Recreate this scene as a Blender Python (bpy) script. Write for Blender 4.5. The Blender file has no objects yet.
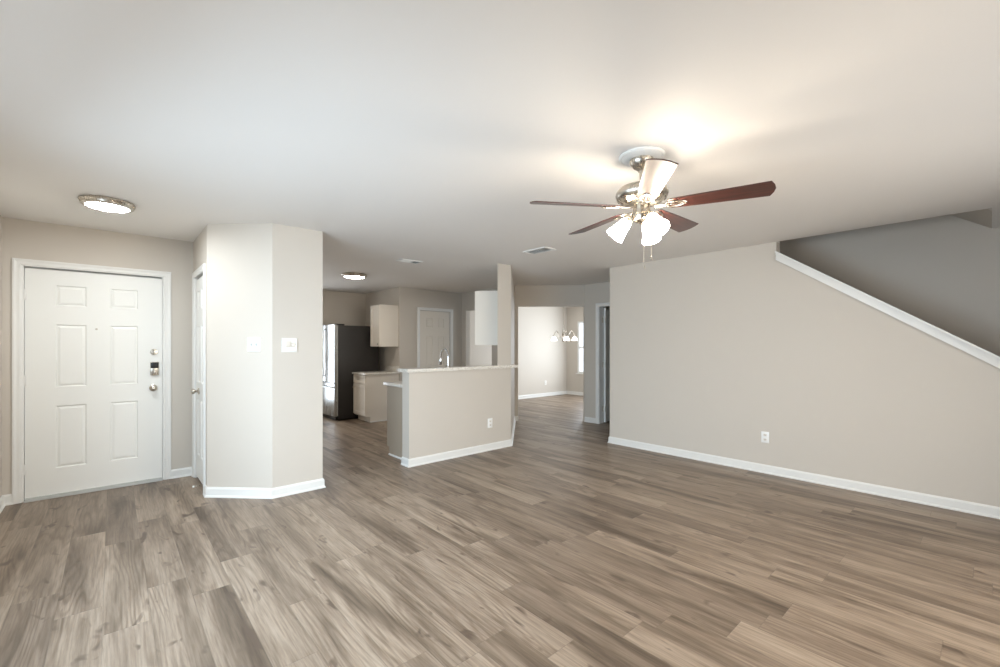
import bpy, bmesh, math, random
from mathutils import Vector, Matrix
random.seed(7)
S = bpy.context.scene
COL = S.collection
PI = math.pi

# ------------------------------------------------------------------ camera, world, light
CAM_YAW = 48.35                      # heading of the view, degrees from +X towards +Y
cam_data = bpy.data.cameras.new('camera')
cam = bpy.data.objects.new('camera', cam_data)
COL.objects.link(cam)
cam.location = (0, 0, 1.35)
cam.rotation_euler = (math.radians(90), 0, math.radians(CAM_YAW - 90))
cam_data.sensor_width = 36
cam_data.lens = 36 * 436 / 1000
cam_data.shift_y = 12.5 / 1000
cam_data.clip_start = 0.05
S.camera = cam

vs = S.view_settings
vs.view_transform = 'Standard'
vs.look = 'None'
vs.gamma = 1
vs.use_curve_mapping = False
vs.exposure = 0.53

world = bpy.data.worlds.new('world')
S.world = world
world.use_nodes = True
bg = world.node_tree.nodes['Background']
bg.inputs['Color'].default_value = (0.80, 0.90, 1.0, 1)
bg.inputs['Strength'].default_value = 1.4


def area_light(name, loc, target, sx, sy, power, color, spread=180):
    d = bpy.data.lights.new(name, 'AREA')
    d.shape = 'RECTANGLE'
    d.size, d.size_y = sx, sy
    d.energy = power
    d.color = color
    d.spread = math.radians(spread)
    o = bpy.data.objects.new(name, d)
    COL.objects.link(o)
    o.location = loc
    o.rotation_euler = (Vector(target) - Vector(loc)).to_track_quat('-Z', 'Y').to_euler()
    return o


# window light, all unseen but the main dining window (each stands just inside its window's glass, aimed downwards)
area_light('daylight_left_window', (-0.66, 2.05, 1.30), (3, 3.2, 0.1), 2.4, 1.5, 61, (0.63, 0.82, 1.0), 135)
area_light('warm_fill_back_window', (2.6, -1.26, 1.35), (2.6, 3, 0.2), 3.0, 1.5, 37, (1.0, 0.93, 0.83), 130)  # added fill, its warm tint standing for bounce from the room
area_light('daylight_dining_window', (9.56, 6.40, 1.32), (5, 6.2, 1.0), 1.1, 1.4, 46, (0.82, 0.91, 1.0), 180)
area_light('fill_dining_side_window', (8.45, 4.96, 1.32), (8.0, 7.9, 1.0), 1.5, 1.4, 17, (0.80, 0.90, 1.0), 170)  # added out of view to even the light on the far wall
area_light('daylight_kitchen_window', (2.2, 8.66, 1.2), (2.6, 4, 0.8), 1.0, 1.8, 9, (0.90, 0.95, 1.0), 160)

# ------------------------------------------------------------------ materials


def lin(r, g, b):
    f = lambda c: (c / 255 / 12.92) if c / 255 <= 0.04045 else ((c / 255 + 0.055) / 1.055) ** 2.4
    return (f(r), f(g), f(b), 1)


def base_mat(name, col, rough=0.5, metal=0.0, spec=0.5, coat=0.0):
    m = bpy.data.materials.new(name)
    m.use_nodes = True
    b = m.node_tree.nodes['Principled BSDF']
    b.inputs['Base Color'].default_value = col
    b.inputs['Roughness'].default_value = rough
    b.inputs['Metallic'].default_value = metal
    b.inputs['Specular IOR Level'].default_value = spec
    if coat:
        b.inputs['Coat Weight'].default_value = coat
        b.inputs['Coat Roughness'].default_value = 0.2
    return m


def noise_mat(name, col, rough=0.6, scale=180, bump=0.08, dist=0.002, vary=0.03, metal=0.0, spec=0.4):
    """plain coloured surface with a fine procedural texture and bump"""
    m = base_mat(name, col, rough, metal, spec)
    nt = m.node_tree
    b = nt.nodes['Principled BSDF']
    tc = nt.nodes.new('ShaderNodeTexCoord')
    n = nt.nodes.new('ShaderNodeTexNoise')
    n.inputs['Scale'].default_value = scale
    n.inputs['Detail'].default_value = 3
    nt.links.new(tc.outputs['Object'], n.inputs['Vector'])
    bp = nt.nodes.new('ShaderNodeBump')
    bp.inputs['Strength'].default_value = bump
    bp.inputs['Distance'].default_value = dist
    nt.links.new(n.outputs['Fac'], bp.inputs['Height'])
    nt.links.new(bp.outputs['Normal'], b.inputs['Normal'])
    if vary:
        n2 = nt.nodes.new('ShaderNodeTexNoise')
        n2.inputs['Scale'].default_value = 1.3
        nt.links.new(tc.outputs['Object'], n2.inputs['Vector'])
        mx = nt.nodes.new('ShaderNodeMix')
        mx.data_type = 'RGBA'
        mx.inputs[6].default_value = tuple(c * (1 - vary) for c in col[:3]) + (1,)
        mx.inputs[7].default_value = tuple(min(1, c * (1 + vary)) for c in col[:3]) + (1,)
        nt.links.new(n2.outputs['Fac'], mx.inputs[0])
        nt.links.new(mx.outputs[2], b.inputs['Base Color'])
    return m


def emit_mat(name, col, strength):
    m = bpy.data.materials.new(name)
    m.use_nodes = True
    b = m.node_tree.nodes['Principled BSDF']
    b.inputs['Base Color'].default_value = (0.9, 0.9, 0.88, 1)
    b.inputs['Emission Color'].default_value = col
    b.inputs['Emission Strength'].default_value = strength
    b.inputs['Roughness'].default_value = 0.3
    return m


def glass_mat(name):
    m = bpy.data.materials.new(name)
    m.use_nodes = True
    nt = m.node_tree
    nt.nodes.remove(nt.nodes['Principled BSDF'])
    out = nt.nodes['Material Output']
    tr = nt.nodes.new('ShaderNodeBsdfTransparent')
    gl = nt.nodes.new('ShaderNodeBsdfGlossy')
    gl.inputs['Roughness'].default_value = 0.02
    mx = nt.nodes.new('ShaderNodeMixShader')
    mx.inputs['Fac'].default_value = 0.06
    nt.links.new(tr.outputs[0], mx.inputs[1])
    nt.links.new(gl.outputs[0], mx.inputs[2])
    nt.links.new(mx.outputs[0], out.inputs['Surface'])
    return m


def floor_mat():
    m = base_mat('oak_vinyl_planks', lin(150, 131, 114), 0.42, 0, 0.5)
    nt = m.node_tree
    N, L = nt.nodes, nt.links
    b = N['Principled BSDF']

    def math_(op, a, c=None, d=None):
        n = N.new('ShaderNodeMath')
        n.operation = op
        for i, v in enumerate((a, c, d)):
            if v is None:
                continue
            if isinstance(v, (int, float)):
                n.inputs[i].default_value = v
            else:
                L.new(v, n.inputs[i])
        return n.outputs[0]

    def comb(x, y, z):
        n = N.new('ShaderNodeCombineXYZ')
        for i, v in enumerate((x, y, z)):
            if isinstance(v, (int, float)):
                n.inputs[i].default_value = v
            else:
                L.new(v, n.inputs[i])
        return n.outputs[0]

    def ramp(fac, stops):
        n = N.new('ShaderNodeValToRGB')
        el = n.color_ramp.elements
        while len(el) < len(stops):
            el.new(0.5)
        for e, (p, c) in zip(el, stops):
            e.position = p
            e.color = c
        L.new(fac, n.inputs[0])
        return n.outputs[0]

    def noise(vec, scale, detail=4, rough=0.55, dist=0.0):
        n = N.new('ShaderNodeTexNoise')
        n.inputs['Scale'].default_value = scale
        n.inputs['Detail'].default_value = detail
        n.inputs['Roughness'].default_value = rough
        n.inputs['Distortion'].default_value = dist
        L.new(vec, n.inputs['Vector'])
        return n.outputs['Fac']

    def mix(fac, a, c, mode='MIX'):
        n = N.new('ShaderNodeMix')
        n.data_type = 'RGBA'
        n.blend_type = mode
        for i, v in ((0, fac), (6, a), (7, c)):
            if isinstance(v, (int, float, tuple)):
                n.inputs[i].default_value = v
            else:
                L.new(v, n.inputs[i])
        return n.outputs[2]

    W, LEN = 0.18, 1.22
    tc = N.new('ShaderNodeTexCoord')
    sp = N.new('ShaderNodeSeparateXYZ')
    L.new(tc.outputs['Object'], sp.inputs[0])
    x, y = sp.outputs[0], sp.outputs[1]
    xr = math_('DIVIDE', math_('ADD', x, 0.035), W)
    row = math_('FLOOR', xr)
    fx = math_('FRACT', xr)
    wn = N.new('ShaderNodeTexWhiteNoise')
    wn.noise_dimensions = '1D'
    L.new(row, wn.inputs['W'])
    yr = math_('DIVIDE', math_('ADD', y, math_('MULTIPLY', wn.outputs['Value'], LEN * 3)), LEN)
    idx = math_('FLOOR', yr)
    fy = math_('FRACT', yr)
    w2 = N.new('ShaderNodeTexWhiteNoise')
    w2.noise_dimensions = '2D'
    L.new(comb(row, idx, 0), w2.inputs['Vector'])
    rnd = w2.outputs['Value']
    z = math_('MULTIPLY', rnd, 37.0)
    # broad figure along the plank
    broad = noise(comb(math_('MULTIPLY', x, 8.0), math_('MULTIPLY', y, 0.8), z), 1.0, 4, 0.5, 0.5)
    # cathedral grain: growth lines bent by a slow noise
    bend = noise(comb(math_('MULTIPLY', x, 5.5), math_('MULTIPLY', y, 0.5), math_('ADD', z, 9.0)), 1.0, 2, 0.45)
    ph = math_('ADD', math_('MULTIPLY', x, 60.0), math_('MULTIPLY', bend, 105.0))
    lines = math_('ADD', math_('MULTIPLY', math_('SINE', ph), 0.5), 0.5)
    fine = noise(comb(math_('MULTIPLY', x, 110.0), math_('MULTIPLY', y, 4.5), z), 1.0, 3, 0.6)
    # knots: small dark ovals lying along the grain
    kn = noise(comb(math_('MULTIPLY', x, 13.0), math_('MULTIPLY', y, 4.6), math_('ADD', z, 5.0)), 1.0, 2, 0.5, 0.6)
    c_fig = ramp(broad, [(0.25, lin(96, 81, 67)), (0.40, lin(131, 115, 99)), (0.54, lin(159, 142, 125)), (0.76, lin(176, 160, 143))])
    tone = ramp(rnd, [(0.0, lin(214, 210, 206)), (0.3, lin(234, 231, 227)), (0.7, lin(247, 245, 242)), (1.0, lin(255, 254, 251))])
    col = mix(1.0, c_fig, tone, 'MULTIPLY')
    wr = ramp(lines, [(0.0, lin(208, 202, 196)), (0.6, (1, 1, 1, 1))])
    msk = ramp(noise(comb(math_('MULTIPLY', x, 4.0), math_('MULTIPLY', y, 1.0), math_('ADD', z, 21.0)), 1.0, 2), [(0.40, (0.10, 0.10, 0.10, 1)), (0.60, (0.75, 0.75, 0.75, 1))])
    col = mix(msk, col, wr, 'MULTIPLY')
    fr = ramp(fine, [(0.3, lin(205, 198, 190)), (0.62, (1, 1, 1, 1))])
    col = mix(0.9, col, fr, 'MULTIPLY')
    kr = ramp(kn, [(0.645, (0, 0, 0, 1)), (0.74, (1, 1, 1, 1))])
    kf = math_('MULTIPLY', kr, 0.88)
    col = mix(kf, col, lin(84, 68, 56))
    # joints between the boards
    ex = math_('MULTIPLY', math_('MINIMUM', fx, math_('SUBTRACT', 1.0, fx)), W)
    ey = math_('MULTIPLY', math_('MINIMUM', fy, math_('SUBTRACT', 1.0, fy)), LEN)
    e = math_('MINIMUM', ex, ey)
    jr = ramp(math_('DIVIDE', e, 0.004), [(0.25, (1, 1, 1, 1)), (0.8, (0, 0, 0, 1))])
    col = mix(math_('MULTIPLY', jr, 0.30), col, lin(96, 84, 72))
    L.new(col, b.inputs['Base Color'])
    rr = math_('ADD', math_('MULTIPLY', fine, 0.16), 0.33)
    L.new(rr, b.inputs['Roughness'])
    h = math_('SUBTRACT', math_('MULTIPLY', fine, 0.25), math_('MULTIPLY', jr, 1.0))
    bp = N.new('ShaderNodeBump')
    bp.inputs['Strength'].default_value = 0.25
    bp.inputs['Distance'].default_value = 0.0015
    L.new(h, bp.inputs['Height'])
    L.new(bp.outputs['Normal'], b.inputs['Normal'])
    return m


def stone_mat():
    m = base_mat('speckled_stone', lin(222, 216, 206), 0.22, 0, 0.5)
    nt = m.node_tree
    b = nt.nodes['Principled BSDF']
    tc = nt.nodes.new('ShaderNodeTexCoord')
    n = nt.nodes.new('ShaderNodeTexNoise')
    n.inputs['Scale'].default_value = 75
    n.inputs['Detail'].default_value = 5
    nt.links.new(tc.outputs['Object'], n.inputs['Vector'])
    r = nt.nodes.new('ShaderNodeValToRGB')
    el = r.color_ramp.elements
    el.new(0.5)
    for e, (p, c) in zip(el, [(0.32, lin(150, 138, 124)), (0.45, lin(222, 215, 204)), (0.62, lin(238, 234, 226))]):
        e.position = p
        e.color = c
    nt.links.new(n.outputs['Fac'], r.inputs[0])
    nt.links.new(r.outputs[0], b.inputs['Base Color'])
    return m


def cherry_mat():
    m = base_mat('dark_cherry_wood', lin(74, 34, 28), 0.38, 0, 0.5, 0.6)
    nt = m.node_tree
    b = nt.nodes['Principled BSDF']
    tc = nt.nodes.new('ShaderNodeTexCoord')
    mp = nt.nodes.new('ShaderNodeMapping')
    mp.inputs['Scale'].default_value = (3, 60, 60)
    n = nt.nodes.new('ShaderNodeTexNoise')
    n.inputs['Scale'].default_value = 1.0
    n.inputs['Detail'].default_value = 4
    nt.links.new(tc.outputs['Object'], mp.inputs[0])
    nt.links.new(mp.outputs[0], n.inputs['Vector'])
    r = nt.nodes.new('ShaderNodeValToRGB')
    el = r.color_ramp.elements
    el[0].position, el[0].color = 0.3, lin(44, 21, 17)
    el[1].position, el[1].color = 0.7, lin(84, 42, 34)
    nt.links.new(n.outputs['Fac'], r.inputs[0])
    nt.links.new(r.outputs[0], b.inputs['Base Color'])
    return m


def brushed_mat(name, col, rough, sc):
    m = base_mat(name, col, rough, 1.0)
    nt = m.node_tree
    b = nt.nodes['Principled BSDF']
    tc = nt.nodes.new('ShaderNodeTexCoord')
    mp = nt.nodes.new('ShaderNodeMapping')
    mp.inputs['Scale'].default_value = sc
    n = nt.nodes.new('ShaderNodeTexNoise')
    n.inputs['Scale'].default_value = 1.0
    nt.links.new(tc.outputs['Object'], mp.inputs[0])
    nt.links.new(mp.outputs[0], n.inputs['Vector'])
    mr = nt.nodes.new('ShaderNodeMapRange')
    mr.inputs['To Min'].default_value = rough - 0.06
    mr.inputs['To Max'].default_value = rough + 0.1
    nt.links.new(n.outputs['Fac'], mr.inputs['Value'])
    nt.links.new(mr.outputs[0], b.inputs['Roughness'])
    return m


WALLC = lin(205, 196.5, 185)
M = dict(
    wall=noise_mat('greige_wall_paint', WALLC, 0.62, 160, 0.10, 0.0015, 0.012),
    ceil=noise_mat('white_ceiling_paint', lin(232, 228, 223), 0.75, 120, 0.14, 0.002, 0.01),
    trim=noise_mat('white_trim_paint', lin(231, 229, 224), 0.35, 60, 0.02, 0.001, 0.0, spec=0.45),
    door=noise_mat('white_door_paint', lin(236, 235, 230), 0.38, 90, 0.03, 0.001, 0.0, spec=0.45),
    cab=noise_mat('white_cabinet_paint', lin(231, 223, 211), 0.6, 70, 0.02, 0.001, 0.0, spec=0.25),
    floor=floor_mat(),
    stone=stone_mat(),
    cherry=cherry_mat(),
    nickel=brushed_mat('brushed_nickel', lin(196, 188, 176), 0.26, (40, 40, 3)),
    chrome=brushed_mat('polished_chrome', lin(205, 205, 205), 0.10, (30, 30, 30)),
    steel=brushed_mat('stainless_steel', lin(205, 207, 208), 0.24, (4, 90, 4)),
    dark=noise_mat('charcoal_enamel', lin(46, 43, 41), 0.45, 140, 0.05, 0.001, 0.02),
    black=noise_mat('black_plastic', lin(24, 23, 23), 0.3, 90, 0.02, 0.001, 0.0),
    panel=noise_mat('beige_cabinet_paint', lin(170, 156, 138), 0.5, 90, 0.04, 0.001, 0.01),
    plastic=noise_mat('white_plastic', lin(240, 239, 235), 0.3, 50, 0.01, 0.001, 0.0),
    cream=noise_mat('cream_plastic', lin(226, 218, 206), 0.35, 50, 0.01, 0.001, 0.0),
    slot=noise_mat('dark_slot', lin(70, 66, 60), 0.6, 50, 0.01, 0.001, 0.0),
    grey=noise_mat('grey_weatherstrip', lin(186, 186, 182), 0.6, 80, 0.04, 0.001, 0.0),
    shade=emit_mat('lit_frosted_shade', (1.0, 0.87, 0.70, 1), 45),
    bulb=emit_mat('lit_bulb', (1.0, 0.90, 0.76, 1), 70),
    disc=emit_mat('lit_cool_diffuser', (0.90, 0.96, 1.0, 1), 78),
    disc_warm=emit_mat('lit_warm_diffuser', (1.0, 0.93, 0.83, 1), 40),
    dshade=emit_mat('lit_chandelier_shade', (1.0, 0.96, 0.92, 1), 4),
    glass=glass_mat('window_glass'),
)

# ------------------------------------------------------------------ mesh builder


class MB:
    def __init__(self):
        self.v, self.f, self.mi = [], [], []

    def add(self, verts, faces, T=None, mi=0):
        o = len(self.v)
        for p in verts:
            p = Vector(p)
            self.v.append(T @ p if T else p)
        for f in faces:
            self.f.append([i + o for i in f])
            self.mi.append(mi)
        return self

    def box(self, lo, hi, T=None, mi=0):
        x0, y0, z0 = lo
        x1, y1, z1 = hi
        v = [(x0, y0, z0), (x1, y0, z0), (x1, y1, z0), (x0, y1, z0), (x0, y0, z1), (x1, y0, z1), (x1, y1, z1), (x0, y1, z1)]
        f = [(0, 3, 2, 1), (4, 5, 6, 7), (0, 1, 5, 4), (1, 2, 6, 5), (2, 3, 7, 6), (3, 0, 4, 7)]
        return self.add(v, f, T, mi)

    def bbox(self, lo, hi, r=0.003, T=None, mi=0, seg=2):
        """box with rounded edges"""
        bm = bmesh.new()
        bmesh.ops.create_cube(bm, size=1)
        for vv in bm.verts:
            vv.co = Vector([lo[i] + (vv.co[i] + 0.5) * (hi[i] - lo[i]) for i in range(3)])
        bmesh.ops.bevel(bm, geom=bm.edges[:], offset=r, segments=seg, affect='EDGES', profile=0.5)
        return self.bm(bm, T, mi)

    def bm(self, bm, T=None, mi=0):
        bm.verts.index_update()
        self.add([v.co.copy() for v in bm.verts], [[v.index for v in f.verts] for f in bm.faces], T, mi)
        bm.free()
        return self

    def prism(self, poly, z0, z1, T=None, mi=0):
        """polygon in XY (counter-clockwise) extruded along Z"""
        n = len(poly)
        v = [(p[0], p[1], z0) for p in poly] + [(p[0], p[1], z1) for p in poly]
        f = [list(range(n))[::-1], [i + n for i in range(n)]]
        f += [(i, (i + 1) % n, (i + 1) % n + n, i + n) for i in range(n)]
        return self.add(v, f, T, mi)

    def lathe(self, prof, T=None, seg=32, mi=0, cap=True):
        """profile of (radius, z) turned about Z"""
        v, f = [], []
        for r, z in prof:
            for k in range(seg):
                a = 2 * PI * k / seg
                v.append((max(r, 1e-4) * math.cos(a), max(r, 1e-4) * math.sin(a), z))
        for i in range(len(prof) - 1):
            for k in range(seg):
                k2 = (k + 1) % seg
                f.append((i * seg + k, i * seg + k2, (i + 1) * seg + k2, (i + 1) * seg + k))
        if cap:
            f.append([k for k in range(seg)][::-1])
            f.append([(len(prof) - 1) * seg + k for k in range(seg)])
        return self.add(v, f, T, mi)

    def tube(self, pts, r, seg=10, T=None, mi=0):
        pts = [Vector(p) for p in pts]
        rr = r if isinstance(r, (list, tuple)) else [r] * len(pts)
        v, f = [], []
        prev = None
        for i, p in enumerate(pts):
            d = (pts[min(i + 1, len(pts) - 1)] - pts[max(i - 1, 0)]).normalized()
            if prev is None:
                up = Vector((0, 0, 1)) if abs(d.z) < 0.9 else Vector((1, 0, 0))
                a = d.cross(up).normalized()
            else:
                a = (prev - d * prev.dot(d)).normalized()
            prev = a
            c = d.cross(a)
            for k in range(seg):
                t = 2 * PI * k / seg
                v.append(p + (a * math.cos(t) + c * math.sin(t)) * rr[i])
        for i in range(len(pts) - 1):
            for k in range(seg):
                k2 = (k + 1) % seg
                f.append((i * seg + k, (i + 1) * seg + k, (i + 1) * seg + k2, i * seg + k2))
        f.append(list(range(seg)))
        f.append([(len(pts) - 1) * seg + k for k in range(seg)][::-1])
        return self.add(v, f, T, mi)

    def build(self, name, mats, parent=None, smooth=False, loc=None):
        me = bpy.data.meshes.new(name)
        me.from_pydata([tuple(p) for p in self.v], [], self.f)
        if not isinstance(mats, (list, tuple)):
            mats = [mats]
        for m in mats:
            me.materials.append(m)
        for p, i in zip(me.polygons, self.mi):
            p.material_index = i
        bm = bmesh.new()
        bm.from_mesh(me)
        bmesh.ops.recalc_face_normals(bm, faces=bm.faces)
        bm.to_mesh(me)
        bm.free()
        if smooth:
            for p in me.polygons:
                p.use_smooth = True
            me.set_sharp_from_angle(angle=math.radians(35))
        o = bpy.data.objects.new(name, me)
        COL.objects.link(o)
        if parent:
            o.parent = parent
        if loc:
            o.location = loc
        return o


def tag(o, label=None, cat=None, group=None, kind=None):
    if label:
        o['label'] = label
    if cat:
        o['category'] = cat
    if group:
        o['group'] = group
    if kind:
        o['kind'] = kind
    return o


def thing(name, loc, label, cat, rz=0, group=None, kind=None):
    o = bpy.data.objects.new(name, None)
    o.empty_display_size = 0.1
    COL.objects.link(o)
    o.location = loc
    o.rotation_euler = (0, 0, rz)
    return tag(o, label, cat, group, kind)


def struct(name, mb, mat, label, cat, smooth=False):
    return tag(mb.build(name, mat, smooth=smooth), label, cat, kind='structure')


def seg_frame(p, q):
    """local x along p->q, local y to the left of it, z up"""
    p, q = Vector((p[0], p[1], 0)), Vector((q[0], q[1], 0))
    d = (q - p).normalized()
    n = Vector((-d.y, d.x, 0))
    T = Matrix(((d.x, n.x, 0, p.x), (d.y, n.y, 0, p.y), (0, 0, 1, 0), (0, 0, 0, 1)))
    return T, (q - p).length


H = 2.44


def wall(mb, p, q, t, openings=(), z0=0.0, z1=H):
    """wall whose face runs p->q, body lying to the left (t > 0) or right (t < 0) of it"""
    T, L = seg_frame(p, q)
    y0, y1 = min(0, t), max(0, t)
    s = 0
    for a, b, za, zb in sorted(openings):
        if a > s:
            mb.box((s, y0, z0), (a, y1, z1), T)
        if zb < z1:
            mb.box((a, y0, zb), (b, y1, z1), T)
        if za > z0:
            mb.box((a, y0, z0), (b, y1, za), T)
        s = b
    if s < L:
        mb.box((s, y0, z0), (L, y1, z1), T)
    return mb


BASE = [(0, 0), (0.022, 0), (0.0215, 0.010), (0.0135, 0.020), (0.0125, 0.074), (0.005, 0.089), (0, 0.089)]


def sweep(mb, path, prof, side=1, z=0.0):
    """profile (offset, height) swept along a 2D polyline with mitred corners; side=1 puts it to the left"""
    pts = [Vector((p[0], p[1])) for p in path]
    n = len(pts)
    rings = []
    for i in range(n):
        dirs = []
        if i > 0:
            dirs.append((pts[i] - pts[i - 1]).normalized())
        if i < n - 1:
            dirs.append((pts[i + 1] - pts[i]).normalized())
        ns = [Vector((-d.y, d.x)) * side for d in dirs]
        m = ns[0] if len(ns) == 1 else (ns[0] + ns[1]) / max(0.2, 1 + ns[0].dot(ns[1]))
        rings.append([(pts[i].x + m.x * o, pts[i].y + m.y * o, z + h) for o, h in prof])
    k = len(prof)
    v = [p for r in rings for p in r]
    f = []
    for i in range(n - 1):
        for j in range(k):
            j2 = (j + 1) % k
            f.append((i * k + j, i * k + j2, (i + 1) * k + j2, (i + 1) * k + j))
    f.append(list(range(k)))
    f.append([(n - 1) * k + j for j in range(k)][::-1])
    return mb.add(v, f)


def T_face(origin, xdir):
    """frame for things on a wall: x along the wall, y out of the wall (towards the viewer side), z up"""
    x = Vector((xdir[0], xdir[1], 0)).normalized()
    y = Vector((x.y, -x.x, 0))          # to the right of xdir
    return Matrix(((x.x, y.x, 0, origin[0]), (x.y, y.y, 0, origin[1]), (0, 0, 1, origin[2]), (0, 0, 0, 1)))


# ------------------------------------------------------------------ key plan coordinates
XL, XR, YB, YF = -0.695, 5.19, -1.30, 5.55
P2, P3, P4 = (0.635, 4.66), (1.062, 4.233), (1.50, 4.233)
HW0, HW1 = (2.475, 4.31), (4.03, 4.31)
Q, R = (5.42, 5.70), (6.31, 4.81)
YP, XB2, XB1, YK = 7.26, 5.40, 3.97, 8.70
YD, XD = 7.96, 9.60
YO = 1.487                         # upper end of the sloped cut in the right wall

# ------------------------------------------------------------------ floor, ceiling
fb = MB().box((-0.95, -1.55, -0.12), (9.85, 8.95, 0))
struct('floor', fb, M['floor'], 'grey brown wood plank floor running through all the rooms', 'floor')
cb = MB()
cb.box((-0.95, -1.55, H), (XR, 8.95, H + 0.2))
cb.box((XR, -1.55, H), (6.22, -0.01, H + 0.2))
cb.box((XR, YO, H), (XR + 0.11, 3.41, H + 0.2))
cb.box((XR, 3.41, H), (6.22, 8.95, H + 0.2))
cb.box((6.22, -1.55, H), (9.85, 8.95, H + 0.2))
struct('ceiling', cb, M['ceil'], 'white textured ceiling over living room, kitchen and dining room', 'ceiling')

# ------------------------------------------------------------------ walls
# left wall with its window, back wall with its added window (both behind the camera)
LW = (0.80, 3.30, 0.50, 2.10)
BW = (1.10, 4.10, 0.60, 2.10)
wall_l = wall(MB(), (XL, YB), (XL, YF), 0.14, [(LW[0] - YB, LW[1] - YB, LW[2], LW[3])])
struct('wall_left', wall_l, M['wall'], 'greige wall at the far left edge beside the front door', 'wall')
wall_b = wall(MB(), (XL - 0.14, YB), (6.22, YB), -0.14, [(BW[0] - XL + 0.14, BW[1] - XL + 0.14, BW[2], BW[3])])
struct('wall_back', wall_b, M['wall'], 'greige wall behind the viewer with an added wide window', 'wall')
DX0, DX1 = -0.582, 0.392        # front door opening
wf = wall(MB(), (XL - 0.14, YF), (1.5, YF), 0.14, [(DX0 - XL + 0.14, DX1 - XL + 0.14, 0, 2.055)])
struct('wall_front', wf, M['wall'], 'greige entry wall that holds the white front door', 'wall')
# closet block: door face, diagonal face, kitchen-side face
CD0, CD1 = 4.80, 5.43            # closet door opening in Y
wc = MB()
wall(wc, (P2[0], YF), (P2[0], 4.76), 0.10, [(YF - CD1, YF - CD0, 0, 2.055)])
wc.prism([P2, P3, P4, (1.50, 4.343), (1.108, 4.343), (0.735, 4.70), (0.735, 4.76), (0.635, 4.76)], 0, H)
struct('wall_closet', wc, M['wall'], 'angled greige closet walls beside the entry with a blue-lit diagonal face', 'wall')
KW = (1.65, 2.75, 0.20, 2.08)
wk = wall(MB(), (1.5, 4.343), (1.5, YK + 0.12), 0.12)
wall(wk, (1.5, YK), (XB2 + 0.1, YK), 0.12, [(KW[0] - 1.5, KW[1] - 1.5, KW[2], KW[3])])
wall(wk, (XB1, YP), (XB1, YK), -0.12)
struct('wall_kitchen', wk, M['wall'], 'greige kitchen walls around the refrigerator', 'wall')
PX0, PX1 = 4.395, 5.115           # pantry door opening
wp = wall(MB(), (XB1 + 0.12, YP), (XB2 + 0.1, YP), 0.12, [(PX0 - XB1 - 0.12, PX1 - XB1 - 0.12, 0, 2.05)])
struct('wall_pantry', wp, M['wall'], 'greige kitchen wall around the pantry door', 'wall')
wb2 = wall(MB(), (XB2, 5.80), (XB2, YP), -0.10, [(6.31 - 5.80, 7.12 - 5.80, 0, 2.07)])
wall(wb2, (XB2, YP + 0.12), (XB2, YK), -0.10)
struct('wall_kitchen_right', wb2, M['wall'], 'greige kitchen wall with the open doorway to the dining room', 'wall')
# half wall
hw = MB().prism([HW0, (3.79, 4.31), (3.94, 4.46), (2.475, 4.46)], 0, 1.055)
struct('wall_half', hw, M['wall'], 'waist-high greige half wall carrying the bar top', 'half wall')
# full-height post and the diagonal wall running from it
wd = MB().prism([(3.79, 4.31), (4.03, 4.31), Q, (5.40, 5.92)], 0, H)
struct('wall_post', wd, M['wall'], 'narrow full-height greige post at the end of the bar', 'post')
# diagonal wall with the cased opening to the dining room
T_qr, L_qr = seg_frame(Q, R)
wq = wall(MB(), Q, R, 0.12, [(0.065, L_qr - 0.015, 0, 2.065)])
struct('wall_opening', wq, M['wall'], 'greige wall above and beside the wide dining room opening', 'wall')
HD0, HD1 = 3.72, 4.515            # hall door opening in Y
wh = wall(MB(), (6.31, 3.41), (6.31, 4.81), -0.12, [(HD0 - 3.41, HD1 - 3.41, 0, 2.045)])
wh.prism([(6.31, 4.81), (6.43, 4.81), (6.43, 4.86), (6.388, 4.888)], 0, H)
SW = (7.65, 9.25, 0.60, 2.04)
wall(wh, (6.43, 4.92), (XD + 0.14, 4.92), -0.12, [(SW[0] - 6.43, SW[1] - 6.43, SW[2], SW[3])])
wall(wh, (7.4, 3.1), (7.4, 4.80), -0.12)
wall(wh, (6.22, 3.29), (8.2, 3.29), -0.12)
struct('wall_hall', wh, M['wall'], 'greige hall wall holding the half-hidden open door', 'wall')
# dining room walls
DW = (5.95, 7.58, 0.60, 2.03)
wdf = wall(MB(), (XB2, YD), (XD + 0.14, YD), 0.12)
struct('wall_dining_far', wdf, M['wall'], 'bright far wall of the dining room', 'wall')
wdr = wall(MB(), (XD, 4.92), (XD, YD), -0.14, [(DW[0] - 4.92, DW[1] - 4.92, DW[2], DW[3])])
struct('wall_dining_right', wdr, M['wall'], 'dining room side wall with the window', 'wall')

# right wall with the sloped cut over the stairs
SL = 0.70                          # rise per metre
ZC = lambda y: 2.315 + (y - 1.45) * SL
wr = MB()
Tyz = Matrix(((0, 0, 1, 0), (1, 0, 0, 0), (0, 1, 0, 0), (0, 0, 0, 1)))   # (y, z, x) -> world
wr.prism([(YB, 0), (3.53, 0), (3.53, H), (YO, H), (YO, ZC(YO) - 0.02), (YB, ZC(YB) - 0.02)], XR, XR + 0.11, Tyz)
wr.box((XR + 0.11, 3.41, 0), (6.31, 3.53, H))
struct('wall_right', wr, M['wall'], 'long pale greige wall on the right with a sloped cut for the stairs', 'wall')
ws = MB()
ws.box((6.10, YB, 0), (6.22, 3.41, 5.4))
ws.box((XR, -0.01, H + 0.2), (XR + 0.11, 3.53, 5.4))
ws.box((XR - 0.002, -0.01, H + 0.001), (XR + 0.002, YO, H + 0.2))
ws.box((XR + 0.11, 3.41, H + 0.2), (6.22, 3.53, 5.4))
struct('wall_stairwell', ws, M['wall'], 'shaded inner wall of the stairwell above the sloped trim', 'wall')
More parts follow.
